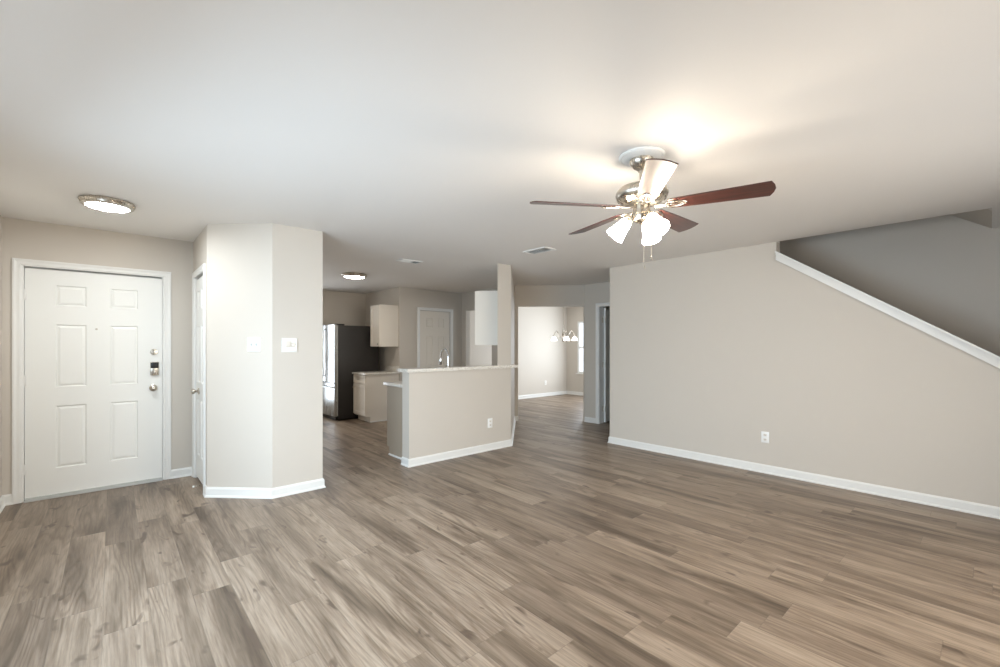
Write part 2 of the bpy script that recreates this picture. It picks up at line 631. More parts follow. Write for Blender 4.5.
sc = MB().prism([(-0.01, H), (4.2, H + 4.21 * SL), (4.2, H + 4.21 * SL + 0.15), (-0.01, H + 0.15)], XR + 0.11, 6.10, Tyz)
struct('ceiling_stairwell', sc, M['wall'], 'sloped ceiling climbing over the stairs at the upper right', 'ceiling')  # darker wall paint instead of ceiling white, standing for the shade up there

# stair cap: cap board over the cut and a stepped apron on the room side
tr = MB()


def slope_strip(mb, x0, x1, a, b, ya=YB, yb=YO):
    mb.prism([(ya, ZC(ya) + a), (yb, ZC(yb) + a), (yb, ZC(yb) + b), (ya, ZC(ya) + b)], x0, x1, Tyz)


slope_strip(tr, XR - 0.045, XR + 0.12, -0.020, 0.0)
slope_strip(tr, XR - 0.012, XR, -0.085, -0.02)
slope_strip(tr, XR - 0.022, XR, -0.092, -0.064)
slope_strip(tr, XR - 0.022, XR, -0.042, -0.02)
struct('trim_1', tr, M['trim'], 'sloped white trim capping the stair wall', 'trim')

# ------------------------------------------------------------------ baseboards


def baseboard(name, path, label, side=1):
    struct(name, sweep(MB(), path, BASE, side), M['trim'], label, 'baseboard')


baseboard('baseboard_right', [(XR, YB), (XR, 3.53), (XR + 0.9, 3.53)], 'white baseboard along the long right wall', 1)
baseboard('baseboard_left', [(XL, YB), (XL, YF), (-0.632, YF)], 'white baseboard in the corner left of the front door', -1)
baseboard('baseboard_front', [(0.443, YF), (P2[0], YF), (P2[0], CD1 + 0.058)], 'short white baseboard right of the front door', -1)
baseboard('baseboard_closet', [(P2[0], CD0 - 0.058), P2, P3, P4, (1.5, 6.0)], 'white baseboard wrapping the angled closet wall', -1)
baseboard('baseboard_half', [(2.475, 4.46), HW0, HW1, Q, (Q[0] + 0.046, Q[1] - 0.046)], 'white baseboard around the half wall and post', -1)
baseboard('baseboard_hall', [(R[0], R[1] + 0.001), (6.31, HD1 + 0.062)], 'short white baseboard left of the hall door', -1)
baseboard('baseboard_dining', [(5.5, 7.2), (5.5, YD), (XD, YD), (XD, 4.93)], 'white baseboard along the dining room walls', -1)

# ------------------------------------------------------------------ doors


def panel_leaf(w, h, t, both=True):
    """six-panel door leaf; x 0..w, z 0..h, face at y=0 and back at y=t"""
    sx, ml = 0.196 * w / 0.945, 0.165 * w / 0.945
    xs = [0, 0.2 * w, 0.2 * w + (0.6 * w - ml) / 2, 0.2 * w + (0.6 * w - ml) / 2 + ml, 0.8 * w, w]
    zs = [0, 0.235, 0.797, 0.965, 1.53, 1.70, 1.885, h]
    zs = [z * h / 2.03 for z in zs]
    mb = MB()
    for face in (0, 1):
        if face == 1 and not both:
            continue
        bm = bmesh.new()
        grid = [[bm.verts.new((x, 0, z)) for x in xs] for z in zs]
        pan = []
        for j in range(len(zs) - 1):
            for i in range(len(xs) - 1):
                f = bm.faces.new((grid[j][i], grid[j][i + 1], grid[j + 1][i + 1], grid[j + 1][i]))
                if i in (1, 3) and j in (1, 3, 5):
                    pan.append(f)
        bm.normal_update()
        bmesh.ops.inset_individual(bm, faces=pan, thickness=0.011, depth=-0.010)
        bmesh.ops.inset_individual(bm, faces=pan, thickness=0.006, depth=0.0)
        bmesh.ops.inset_individual(bm, faces=pan, thickness=0.024, depth=0.007)
        if face == 1:
            for v in bm.verts:
                v.co = Vector((w - v.co.x, t - v.co.y, v.co.z))
        mb.bm(bm)
    x1, z1 = w, h
    v = [(0, 0, 0), (x1, 0, 0), (x1, t, 0), (0, t, 0), (0, 0, z1), (x1, 0, z1), (x1, t, z1), (0, t, z1)]
    f = [(0, 3, 2, 1), (4, 5, 6, 7), (1, 2, 6, 5), (3, 0, 4, 7)]
    if not both:
        f.append((2, 3, 7, 6))
    mb.add(v, f)
    return mb


CAS = [(0, 0), (0.057, 0), (0.057, 0.016), (0.045, 0.019), (0.03, 0.014), (0.012, 0.014), (0.006, 0.010), (0, 0.008)]


def casing(mb, x0, x1, z1, T, prof=CAS):
    """door casing: x from the opening edge outwards; y is out of the wall. mitred at the top corners"""
    rings = []
    for (px, pz, sx, sz) in ((x0, 0, -1, 0), (x0, z1, -1, 1), (x1, z1, 1, 1), (x1, 0, 1, 0)):
        rings.append([(px + sx * o, y, pz + sz * o) for o, y in prof])
    k = len(prof)
    v = [p for r in rings for p in r]
    f = []
    for i in range(3):
        for j in range(k):
            j2 = (j + 1) % k
            f.append((i * k + j, i * k + j2, (i + 1) * k + j2, (i + 1) * k + j))
    f.append(list(range(k)))
    f.append([3 * k + j for j in range(k)][::-1])
    mb.add(v, f, T)


def jambs(mb, x0, x1, z1, depth, T, stop=0.07):
    """lining of the opening, y running into the wall (negative)"""
    t = 0.012
    mb.box((x0, -depth, 0), (x0 + t, 0, z1 - t), T)
    mb.box((x1 - t, -depth, 0), (x1, 0, z1 - t), T)
    mb.box((x0, -depth, z1 - t), (x1, 0, z1), T)


def knob(mb, T, r=0.028):
    """round door knob, axis along local +y"""
    Ty = T @ Matrix.Rotation(math.radians(-90), 4, 'X')
    mb.lathe([(0.033, 0), (0.033, 0.006), (0.026, 0.010), (0.013, 0.014), (0.011, 0.030), (r * 0.75, 0.036), (r, 0.048), (r * 0.95, 0.058), (r * 0.6, 0.066), (0.004, 0.068)], Ty, 24)


def hinge(mb, T, h=0.09):
    mb.tube([(0, 0.004, -h / 2), (0, 0.004, h / 2)], 0.006, 10, T)
    mb.box((-0.012, -0.001, -h / 2), (0.012, 0.002, h / 2), T)


# --- front door (opens into the room; hinges on the left). local: x along +X, y towards the room (-Y)
d1 = thing('door_1', (DX0, YF, 0), 'white six-panel front door with a keypad lock at the left of the room', 'door', kind='structure')
Tl = Matrix.Scale(-1, 4, Vector((0, 1, 0)))          # flips y so that +y is out of the wall
w1 = DX1 - DX0
f1 = MB()
casing(f1, 0, w1, 2.045, Tl)
jambs(f1, 0, w1, 2.055, 0.14, Tl)
f1.build('door_frame', M['trim'], d1)
leaf = MB()
leaf_src = panel_leaf(w1 - 0.030, 2.017, 0.045, both=False)
leaf.add(leaf_src.v, leaf_src.f, Matrix.Translation((0.015, 0.012, 0.022)))
lf = leaf.build('door_panel', M['door'], d1)
ox = 0.0 - DX0
k = MB()
knob(k, Matrix.Translation((0.307 - DX0, 0.012, 0.932)) @ Tl)
k.build('door_knob', M['nickel'], d1, True)
db = MB()
db.lathe([(0.031, 0), (0.031, 0.008), (0.026, 0.016), (0.004, 0.018)], Matrix.Translation((0.313 - DX0, 0.012, 1.29)) @ Tl @ Matrix.Rotation(math.radians(-90), 4, 'X'), 24)
db.bbox((-0.004, 0.014, -0.017), (0.004, 0.034, 0.017), 0.002, Matrix.Translation((0.313 - DX0, 0.012, 1.29)) @ Tl)
db.build('deadbolt', M['nickel'], d1, True)
Tp = Matrix.Translation((0.316 - DX0, 0.012, 1.125)) @ Tl
sm = MB().bbox((-0.034, 0, -0.068), (0.034, 0.022, 0.066), 0.005, Tp)
sm.bbox((-0.006, 0.022, -0.050), (0.006, 0.044, -0.016), 0.003, Tp)
slk = sm.build('smart_lock', M['nickel'], d1, True)
MB().bbox((-0.031, 0.02, 0.004), (0.031, 0.030, 0.062), 0.004, Tp).build('battery_cover', M['black'], slk, True)['label'] = 'glossy black lock cover'
MB().lathe([(0.009, 0), (0.009, 0.003), (0.005, 0.005), (0.002, 0.004)], Matrix.Translation((-0.109 - DX0, 0.012, 1.508)) @ Tl @ Matrix.Rotation(math.radians(-90), 4, 'X'), 16).build('peephole', M['nickel'], d1, True)
for hz in (0.28, 1.05, 1.80):
    hb = MB()
    hinge(hb, Matrix.Translation((0.014, 0.010, hz)) @ Tl)
    hb.build('hinge', M['trim'], d1, True)
MB().box((0.014, -0.03, 0), (w1 - 0.014, 0.09, 0.012)).box((0.02, -0.012, 0.012), (w1 - 0.02, 0.012, 0.026)).build('threshold', M['grey'], d1)

# --- closet door, in the plane x = P2[0], faces -X. local x along -Y (from far to near), y out to -X
d2 = thing('door_2', (P2[0], CD1, 0), 'narrow white closet door seen edge-on beside the entry', 'door', kind='structure')
T2 = Matrix(((0, -1, 0, 0), (-1, 0, 0, 0), (0, 0, 1, 0), (0, 0, 0, 1)))   # x->-Y, y->-X
w2_ = CD1 - CD0
f2 = MB()
casing(f2, 0, w2_, 2.045, T2)
jambs(f2, 0, w2_, 2.055, 0.10, T2)
f2.build('door_frame', M['trim'], d2)
lm = panel_leaf(w2_ - 0.030, 2.006, 0.035, both=False)
# face of the leaf is local y=0 looking to -y, so flip y
MB().add(lm.v, lm.f, T2 @ Matrix.Translation((0.015, -0.006, 0.034)) @ Tl).build('door_panel', M['door'], d2)
k = MB()
knob(k, T2 @ Matrix.Translation((CD1 - 5.19 - 0.0, -0.006, 0.905)))
k.build('door_knob', M['nickel'], d2, True)
st = MB()
sp_pts = []
for i in range(90):
    a = i / 90 * 2 * PI * 9
    sp_pts.append((w2_ - 0.075 + 0.007 * math.cos(a), -0.004 + i / 90 * 0.075, 0.055 + 0.007 * math.sin(a)))
st.tube(sp_pts, 0.0016, 6, T2)
ds = st.build('door_stop', M['nickel'], d2, True)
MB().lathe([(0.007, 0), (0.009, 0.004), (0.009, 0.013), (0.006, 0.016)], T2 @ Matrix.Translation((w2_ - 0.075, 0.069, 0.055)) @ Matrix.Rotation(math.radians(-90), 4, 'X'), 16).build('rubber_tip', M['plastic'], ds, True)

# --- pantry door on the wall y = YP, faces -Y
d3 = thing('door_3', (PX0, YP, 0), 'cream six-panel pantry door behind the bar faucet', 'door', kind='structure')
w3 = PX1 - PX0
f3 = MB()
casing(f3, 0, w3, 2.035, Tl)
jambs(f3, 0, w3, 2.05, 0.12, Tl)
f3.build('door_frame', M['trim'], d3)
lm = panel_leaf(w3 - 0.030, 2.023, 0.035, both=False)
MB().add(lm.v, lm.f, Matrix.Translation((0.015, 0.012, 0.012))).build('door_panel', M['cab'], d3)
k = MB()
knob(k, Matrix.Translation((w3 - 0.085, 0.012, 0.93)) @ Tl)
k.build('door_knob', M['nickel'], d3, True)

# --- hall door, wall plane x = 6.31, leaf swung open into the dark room beyond
d4 = thing('door_4', (6.31, HD1, 0), 'white hall door standing open into the dark room behind the right wall', 'door', kind='structure')
f4 = MB()
casing(f4, 0, HD1 - HD0, 2.035, T2)
jambs(f4, 0, HD1 - HD0, 2.045, 0.12, T2)
f4.build('door_frame', M['trim'], d4)
lm = panel_leaf(0.76, 2.0, 0.035)
MB().add(lm.v, lm.f, Matrix.Translation((0.128, -0.052, 0.018)) @ Matrix.Rotation(math.radians(14), 4, 'Z')).build('door_panel', M['door'], d4)
for hz in (0.25, 1.02, 1.80):
    MB().box((0.085, -0.016, hz - 0.045), (0.127, -0.012, hz + 0.045)).box((0.1255, -0.05, hz - 0.045), (0.1285, -0.016, hz + 0.045)).tube([(0.126, -0.014, hz - 0.045), (0.126, -0.014, hz + 0.045)], 0.006, 8).build('hinge', M['nickel'], d4, False)

# ------------------------------------------------------------------ windows


def window(name, label, c0, c1, z0, z1, T, depth, rec=0.0):
    """T: x along the wall, y out into the room; opening from c0 to c1"""
    w = thing(name, (0, 0, 0), label, 'window', kind='structure')
    T = T @ Matrix.Translation((0, rec, 0))
    mb = MB()
    fw = 0.045
    mb.box((c0, -depth, z0), (c0 + fw, -0.04, z1), T)
    mb.box((c1 - fw, -depth, z0), (c1, -0.04, z1), T)
    mb.box((c0 + fw, -depth, z0), (c1 - fw, -0.04, z0 + fw), T)
    mb.box((c0 + fw, -depth, z1 - fw), (c1 - fw, -0.04, z1), T)
    mb.build('window_frame', M['trim'], w)
    zm = (z0 + z1) / 2
    sb = MB().box((c0 + fw, -0.09, zm - 0.02), (c1 - fw, -0.055, zm + 0.02), T)
    n = 2 if c1 - c0 > 1.2 else 1
    for i in range(1, n):
        xm = c0 + (c1 - c0) * i / n
        sb.box((xm - 0.02, -0.09, z0 + fw), (xm + 0.02, -0.055, zm - 0.02), T)
        sb.box((xm - 0.02, -0.09, zm + 0.02), (xm + 0.02, -0.055, z1 - fw), T)
    sb.build('sash_bar', M['trim'], w)
    MB().box((c0 + fw, -0.076, z0 + fw), (c1 - fw, -0.072, z1 - fw), T).build('pane', M['glass'], w)
    MB().bbox((c0 - 0.03, -0.04, z0 - 0.022), (c1 + 0.03, 0.035 - rec, z0), 0.005, T).build('window_sill', M['trim'], w)
    return w


T_left = Matrix(((0, 1, 0, XL), (1, 0, 0, 0), (0, 0, 1, 0), (0, 0, 0, 1)))
window('window_1', 'bright dining room window partly hidden by the opening', DW[0], DW[1], DW[2], DW[3],
       Matrix(((0, -1, 0, XD), (1, 0, 0, 0), (0, 0, 1, 0), (0, 0, 0, 1))), 0.11, 0.03)
window('window_2', 'window in the left wall beside the viewer', LW[0], LW[1], LW[2], LW[3], T_left, 0.14)
window('window_3', 'added wide window in the wall behind the viewer', BW[0], BW[1], BW[2], BW[3],
       Matrix(((1, 0, 0, 0), (0, 1, 0, YB), (0, 0, 1, 0), (0, 0, 0, 1))), 0.14)

window('window_5', 'added dining room side window hidden behind the hall wall', SW[0], SW[1], SW[2], SW[3],
       Matrix(((1, 0, 0, 0), (0, 1, 0, 4.92), (0, 0, 1, 0), (0, 0, 0, 1))), 0.12)
window('window_4', 'kitchen window hidden behind the closet block', KW[0], KW[1], KW[2], KW[3],
       Matrix(((1, 0, 0, 0), (0, -1, 0, YK), (0, 0, 1, 0), (0, 0, 0, 1))), 0.12)

# ------------------------------------------------------------------ ceiling fan
HUB = (2.271, 1.330)
fan = thing('ceiling_fan', (HUB[0], HUB[1], H), 'ceiling fan with five dark cherry blades, nickel body and lit glass shades', 'ceiling fan')
z = lambda v: (1.35 + (v - 1.35) * 1.0229 - H) if v < 2.3 else (v - 2.3) / 0.14 * 0.1182 + 2.3218 - H
MB().lathe([(0.0, z(2.4395)), (0.127, z(2.4395)), (0.127, z(2.43)), (0.118, z(2.422)), (0.112, z(2.424)), (0.100, z(2.416)), (0.072, z(2.414)), (0.0, z(2.414))], None, 48).build('medallion', M['trim'], fan, True)
MB().lathe([(0.0, z(2.4138)), (0.066, z(2.4138)), (0.068, z(2.405)), (0.062, z(2.385)), (0.045, z(2.36)), (0.026, z(2.345)), (0.02, z(2.335)), (0.0, z(2.335))], None, 40).build('canopy', M['nickel'], fan, True)
MB().lathe([(0.0125, z(2.345)), (0.0125, z(2.245))], None, 20).build('downrod', M['nickel'], fan, True)
mh = MB().lathe([(0.0, z(2.262)), (0.03, z(2.262)), (0.034, z(2.25)), (0.09, z(2.244)), (0.128, z(2.232)), (0.143, z(2.212)), (0.146, z(2.195)), (0.138, z(2.176)), (0.118, z(2.163)), (0.112, z(2.158)), (0.10, z(2.150)), (0.085, z(2.146)), (0.0, z(2.146))], None, 56)
for i in range(16):
    mh.bbox((0.124, -0.010, z(2.1675)), (0.133, 0.010, z(2.1735)), 0.001, Matrix.Rotation(2 * PI * i / 16, 4, 'Z'), 1)
mh.build('motor_housing', [M['nickel'], M['slot']], fan, True)
lk = MB().lathe([(0.0, z(2.1465)), (0.042, z(2.1465)), (0.048, z(2.138)), (0.048, z(2.09)), (0.052, z(2.085)), (0.052, z(2.068)), (0.045, z(2.052)), (0.025, z(2.042)), (0.008, z(2.036)), (0.0, z(2.030))], None, 40)
SH_AZ = (128, 8, -112)
for a in SH_AZ:
    Ta = Matrix.Rotation(math.radians(a), 4, 'Z')
    lk.tube([(0.03, 0, z(2.085)), (0.048, 0, z(2.090)), (0.061, 0, z(2.082)), (0.070, 0, z(2.064))], 0.0085, 12, Ta)
    Tb = Ta @ Matrix.Translation((0.068, 0, z(2.068))) @ Matrix.Rotation(math.radians(180 - 40), 4, 'Y')
    lk.lathe([(0.0, -0.004), (0.020, 0.0), (0.026, 0.010), (0.027, 0.026)], Tb, 24)
lk.build('light_kit', M['nickel'], fan, True)
for a in SH_AZ:
    Tb = Matrix.Rotation(math.radians(a), 4, 'Z') @ Matrix.Translation((0.068, 0, z(2.068))) @ Matrix.Rotation(math.radians(180 - 40), 4, 'Y')
    pr = [(0.0275, 0.020), (0.032, 0.030), (0.037, 0.060), (0.045, 0.095), (0.056, 0.130), (0.0535, 0.130), (0.043, 0.095), (0.035, 0.060), (0.030, 0.032), (0.0255, 0.028)]
    s_ = MB().lathe(pr, Tb, 32, cap=False)
    so = s_.build('light_shade', M['shade'], fan, True)
    MB().lathe([(0.0, 0.028), (0.012, 0.03), (0.013, 0.05), (0.022, 0.075), (0.026, 0.092), (0.020, 0.110), (0.006, 0.118)], Tb, 20).build('light_bulb', M['bulb'], so, True)
# blades
PITCH = 13
for i in range(5):
    a = -70 + 72 * i
    zb = z(2.128)
    Tb = Matrix.Rotation(math.radians(a), 4, 'Z') @ Matrix.Translation((0, 0, zb)) @ Matrix.Rotation(math.radians(-PITCH), 4, 'X')
    top = [(0.145, -0.040), (0.158, -0.048), (0.30, -0.055), (0.632, -0.069), (0.648, -0.034), (0.654, 0.0), (0.648, 0.034), (0.632, 0.069), (0.30, 0.055), (0.158, 0.048), (0.145, 0.040)]
    bm = bmesh.new()
    t0 = [bm.verts.new((x, y, 0.003)) for x, y in top]
    b0 = [bm.verts.new((x, y, -0.003)) for x, y in top]
    bm.faces.new(t0)
    bm.faces.new(b0[::-1])
    for j in range(len(top)):
        j2 = (j + 1) % len(top)
        bm.faces.new((t0[j2], t0[j], b0[j], b0[j2]))
    bmesh.ops.bevel(bm, geom=[e for e in bm.edges if abs(e.verts[0].co.z - e.verts[1].co.z) < 1e-6], offset=0.0012, segments=1, affect='EDGES')
    bl = MB().bm(bm).build('blade', M['cherry'], fan)
    bl.matrix_local = Tb
    # iron: arm from the motor plus an open oval under the blade
    ir = MB()
    ir.prism([(0.075, -0.012), (0.105, -0.009), (0.135, -0.014), (0.135, 0.014), (0.105, 0.009), (0.075, 0.012)], -0.0085, -0.0035)
    n = 28
    ring = []
    for kx in range(n + 1):
        t = 2 * PI * kx / n
        ring.append((0.182 + 0.055 * math.cos(t), 0.027 * math.sin(t) * (1 - 0.25 * math.cos(t)), -0.0062))
    ir.tube(ring, 0.0055, 8)
    ir.prism([(0.13, -0.006), (0.235, -0.004), (0.235, 0.004), (0.13, 0.006)], -0.0085, -0.0032)
    for sx in (0.16, 0.215):
        ir.lathe([(0.0, -0.0115), (0.006, -0.0105), (0.007, -0.0085)], Matrix.Translation((sx, 0, 0)), 12)
    ir.build('blade_iron', M['nickel'], bl, True)
for (px, py, l0, l1, fob) in ((-0.027, -0.030, 2.058, 1.795, 1), (0.041, -0.037, 2.07, 1.855, 1)):
    c = MB().tube([(px, py, z(l0)), (px, py, z(l1))], 0.0011, 6)
    for kk in range(int((l0 - l1) / 0.009)):
        c.lathe([(0.0, -0.002), (0.0018, 0.0), (0.0, 0.002)], Matrix.Translation((px, py, z(l0) - kk * 0.009)), 6)
    co = c.build('pull_chain', M['nickel'], fan, True)
    MB().lathe([(0.0, z(l1) - 0.022), (0.004, z(l1) - 0.018), (0.0045, z(l1) - 0.008), (0.002, z(l1))], Matrix.Translation((px, py, 0)), 12).build('fob', M['nickel'], co, True)

# ------------------------------------------------------------------ flush ceiling lights


def flush_light(loc, r, label, mat):
    o = thing('ceiling_light', (loc[0], loc[1], H), label, 'ceiling light', group='flush ceiling lights')
    MB().lathe([(0.0, -0.001), (r * 0.94, -0.001), (r, -0.006), (r, -0.018), (r * 0.97, -0.024), (r * 0.95, -0.036), (r * 0.86, -0.043), (r * 0.79, -0.045), (r * 0.77, -0.040), (0.0, -0.038)], None, 56).build('ring', M['nickel'], o, True)
    MB().lathe([(0.0, -0.0385), (r * 0.765, -0.0405), (r * 0.755, -0.0445), (r * 0.5, -0.046), (0.0, -0.047)], None, 48).build('diffuser', M[mat], o, True)


flush_light((-0.025, 4.43), 0.163, 'round nickel flush light on the ceiling near the front door', 'disc')
flush_light((2.75, 6.43), 0.19, 'small round flush light on the kitchen ceiling above the refrigerator', 'disc_warm')

# ------------------------------------------------------------------ ceiling vents


def vent(cx, cy, sx, sy, split, label, sgn=1):
    o = thing('ceiling_vent', (cx, cy, H), label, 'vent', group='ceiling air vents')
    fr = MB()
    t = 0.022
    for lo, hi in (((-sx / 2, -sy / 2), (sx / 2, -sy / 2 + t)), ((-sx / 2, sy / 2 - t), (sx / 2, sy / 2)), ((-sx / 2, -sy / 2 + t), (-sx / 2 + t, sy / 2 - t)), ((sx / 2 - t, -sy / 2 + t), (sx / 2, sy / 2 - t))):
        fr.box((lo[0], lo[1], -0.010), (hi[0], hi[1], -0.001))
    fr.build('frame', M['trim'], o)
    MB().box((-sx / 2 + t, -sy / 2 + t, -0.002), (sx / 2 - t, sy / 2 - t, -0.0008)).build('duct_shade_sheet', M['slot'], o)['label'] = 'dark sheet standing for the shaded duct behind the louvers'  # flat dark sheet, its colour stands for shade inside the duct
    lv = MB()
    long_y = sy > sx
    L0 = (sy if long_y else sx) - 2 * t
    W0 = (sx if long_y else sy) - 2 * t
    nsl = 6
    cut = -L0 / 2 + L0 * split
    for kk in range(nsl):
        w = -W0 / 2 + W0 * (kk + 0.5) / nsl
        T = Matrix.Translation((w, 0, -0.008)) if long_y else Matrix.Rotation(PI / 2, 4, 'Z') @ Matrix.Translation((w, 0, -0.008))
        lv.box((-0.006, cut, -0.0006), (0.006, L0 / 2, 0.0006), T @ Matrix.Rotation(math.radians(-40 * sgn), 4, 'Y'))
    for kk in range(4):
        u = -L0 / 2 + (cut + L0 / 2) * (kk + 0.5) / 4
        T = Matrix.Translation((0, u, -0.008)) if long_y else Matrix.Rotation(PI / 2, 4, 'Z') @ Matrix.Translation((0, u, -0.008))
        lv.box((-W0 / 2, -0.006, -0.0006), (W0 / 2, 0.006, 0.0006), T @ Matrix.Rotation(math.radians(40 * sgn), 4, 'X'))
    lv.build('louver', M['trim'], o)


vent(2.85, 4.95, 0.30, 0.17, 0.40, 'small white air vent on the ceiling in front of the kitchen light', -1)
vent(3.63, 3.41, 0.19, 0.34, 0.36, 'white louvered air vent on the ceiling before the dining opening')

# ------------------------------------------------------------------ switches and outlets
PLATE = 'switches and outlets on the walls'


def plate(mb, w, h, T, d=0.006):
    mb.bbox((-w / 2, 0, -h / 2), (w / 2, d, h / 2), 0.0025, T)


def outlet(name, loc, xdir, label, w=0.072, h=0.116):
    o = thing(name, loc, label, 'outlet', group='wall outlets')
    T = T_face((0, 0, 0), xdir)
    b = MB()
    plate(b, w, h, T)
    b.build('cover_plate', M['plastic'], o, True)
    for dz in (-0.024, 0.024):
        s = MB()
        pts = []
        for kk in range(20):
            a = 2 * PI * kk / 20
            pts.append((0.0165 * math.cos(a), max(-0.0115, min(0.0115, 0.0165 * math.sin(a)))))
        Tz = T @ Matrix.Translation((0, 0.006, dz)) @ Matrix.Rotation(math.radians(90), 4, 'X') @ Matrix.Scale(-1, 4, Vector((0, 0, 1)))
        s.prism(pts, 0, 0.0018, Tz)
        so = s.build('socket', M['cream'], o)
        MB().box((-0.0075, 0.0076, dz - 0.004), (-0.0055, 0.0082, dz + 0.005), T).box((0.0055, 0.0076, dz - 0.004), (0.0075, 0.0082, dz + 0.005), T).box((-0.002, 0.0076, dz - 0.010), (0.002, 0.0082, dz - 0.006), T).build('slots', M['slot'], so)
    return o


outlet('wall_outlet', (XR, 1.59, 0.38), (0, -1), 'white outlet low on the long right wall', 0.075, 0.118)
outlet('wall_outlet', (3.66, 4.31, 0.352), (1, 0), 'pale outlet low on the half wall below the bar', 0.078, 0.125)
outlet('wall_outlet', (8.72, YD, 0.36), (1, 0), 'small outlet low on the far dining room wall')

# two-gang toggle switch on the diagonal closet face
dv = (P3[0] - P2[0], P3[1] - P2[1])
cs = 0.722
sw = thing('light_switch', (P2[0] + dv[0] * cs, P2[1] + dv[1] * cs, 1.362), 'white double toggle switch on the pale diagonal closet wall', 'light switch')
Ts = T_face((0, 0, 0), dv)
b = MB()
plate(b, 0.122, 0.122, Ts)
b.build('cover_plate', M['plastic'], sw, True)
for dx in (-0.023, 0.023):
    tg = MB().box((dx - 0.006, 0.0055, -0.013), (dx + 0.006, 0.0072, 0.013), Ts)
    tg.bbox((dx - 0.004, 0.004, -0.004), (dx + 0.004, 0.017, 0.006), 0.0015, Ts @ Matrix.Translation((0, 0, 0.003)))
    t_ = tg.build('toggle', M['grey'], sw)
# control plate on the beige closet face
cp = thing('control_plate', (1.204, 4.233, 1.358), 'square pale control plate with a raised rim, right of the closet corner', 'wall control')
Tc = T_face((0, 0, 0), (1, 0))
b = MB()
plate(b, 0.132, 0.128, Tc, 0.008)
for lo, hi in (((-0.060, -0.058), (0.060, -0.048)), ((-0.060, 0.048), (0.060, 0.058)), ((-0.060, -0.048), (-0.050, 0.048)), ((0.050, -0.048), (0.060, 0.048))):
    b.bbox((lo[0], 0.007, lo[1]), (hi[0], 0.014, hi[1]), 0.002, Tc)
b.build('cover_plate', M['plastic'], cp, True)
MB().bbox((-0.042, 0.0078, -0.018), (0.006, 0.024, 0.036), 0.004, Tc).build('housing', M['cream'], cp, True)
MB().lathe([(0.020, 0), (0.020, 0.010), (0.016, 0.014), (0.002, 0.014)], Tc @ Matrix.Translation((0.028, 0.0078, 0.002)) @ Matrix.Rotation(math.radians(-90), 4, 'X'), 24).build('dial', M['cream'], cp, True)
MB().bbox((-0.040, 0.0078, -0.040), (-0.018, 0.016, -0.026), 0.002, Tc).build('lever', M['plastic'], cp, True)

# ------------------------------------------------------------------ bar top and peninsula
bt = MB()
bm = bmesh.new()
poly = [(2.432, 4.268), (4.135, 4.268), (4.135, 4.385), (4.118, 4.392), (4.034, 4.308), (3.787, 4.308), (3.977, 4.50), (2.432, 4.50)]
v0 = [bm.verts.new((x, y, 1.0555)) for x, y in poly]
v1 = [bm.verts.new((x, y, 1.092)) for x, y in poly]
bm.faces.new(v0[::-1])
bm.faces.new(v1)
for j in range(len(poly)):
    j2 = (j + 1) % len(poly)
    bm.faces.new((v0[j], v0[j2], v1[j2], v1[j]))
bmesh.ops.bevel(bm, geom=[e for e in bm.edges], offset=0.006, segments=2, affect='EDGES')
bt.bm(bm)
tag(bt.build('bar_top', M['stone'], smooth=True), 'pale speckled stone bar top on the half wall', 'countertop')

pen = thing('base_cabinet', (2.575, 4.462, 0), 'greige peninsula cabinet standing behind the half wall', 'cabinet')
W_, D_ = 1.2, 0.565
MB().box((0, 0, 0), (W_, D_ - 0.06, 0.10)).box((0, 0, 0.10), (W_, D_, 0.858)).build('body', M['panel'], pen)
sweep(MB(), [(0, 0.0), (0, D_ - 0.06)], [(0, 0), (0.012, 0), (0.012, 0.012), (0.004, 0.018), (0, 0.018)], 1).build('shoe_moulding', M['trim'], pen)


def shaker(x0, x1, z0, z1, T, t=0.02, fw=0.055):
    mb = MB()
    mb.box((x0, 0, z0), (x0 + fw, t, z1), T)
    mb.box((x1 - fw, 0, z0), (x1, t, z1), T)
    mb.box((x0 + fw, 0, z0), (x1 - fw, t, z0 + fw), T)
    mb.box((x0 + fw, 0, z1 - fw), (x1 - fw, t, z1), T)
    mb.box((x0 + fw, 0, z0 + fw), (x1 - fw, t * 0.45, z1 - fw), T)
    return mb


def cab_knob(parent, x, zz, T, y=0.02):
    mb = MB().lathe([(0.006, 0), (0.005, 0.010), (0.014, 0.016), (0.015, 0.022), (0.010, 0.027), (0.002, 0.028)], T @ Matrix.Translation((x, y, zz)) @ Matrix.Rotation(math.radians(-90), 4, 'X'), 16)
    return mb.build('knob', M['nickel'], parent, True)


Tpen = Matrix.Translation((0, D_, 0))
for i in range(3):
    x0 = 0.01 + i * 0.395
    dd = shaker(x0, x0 + 0.385, 0.12, 0.67, Tpen).build('door', M['cab'], pen)
    cab_knob(dd, x0 + 0.035, 0.62, Tpen)
    dr = shaker(x0, x0 + 0.385, 0.69, 0.845, Tpen, fw=0.035).build('drawer', M['cab'], pen)
    cab_knob(dr, x0 + 0.19, 0.768, Tpen)
ct = MB().bbox((2.545, 4.463, 0.859), (3.785, 5.07, 0.897), 0.005)
tag(ct.build('countertop', M['stone'], smooth=True), 'pale stone counter on the peninsula, lower than the bar top', 'countertop')

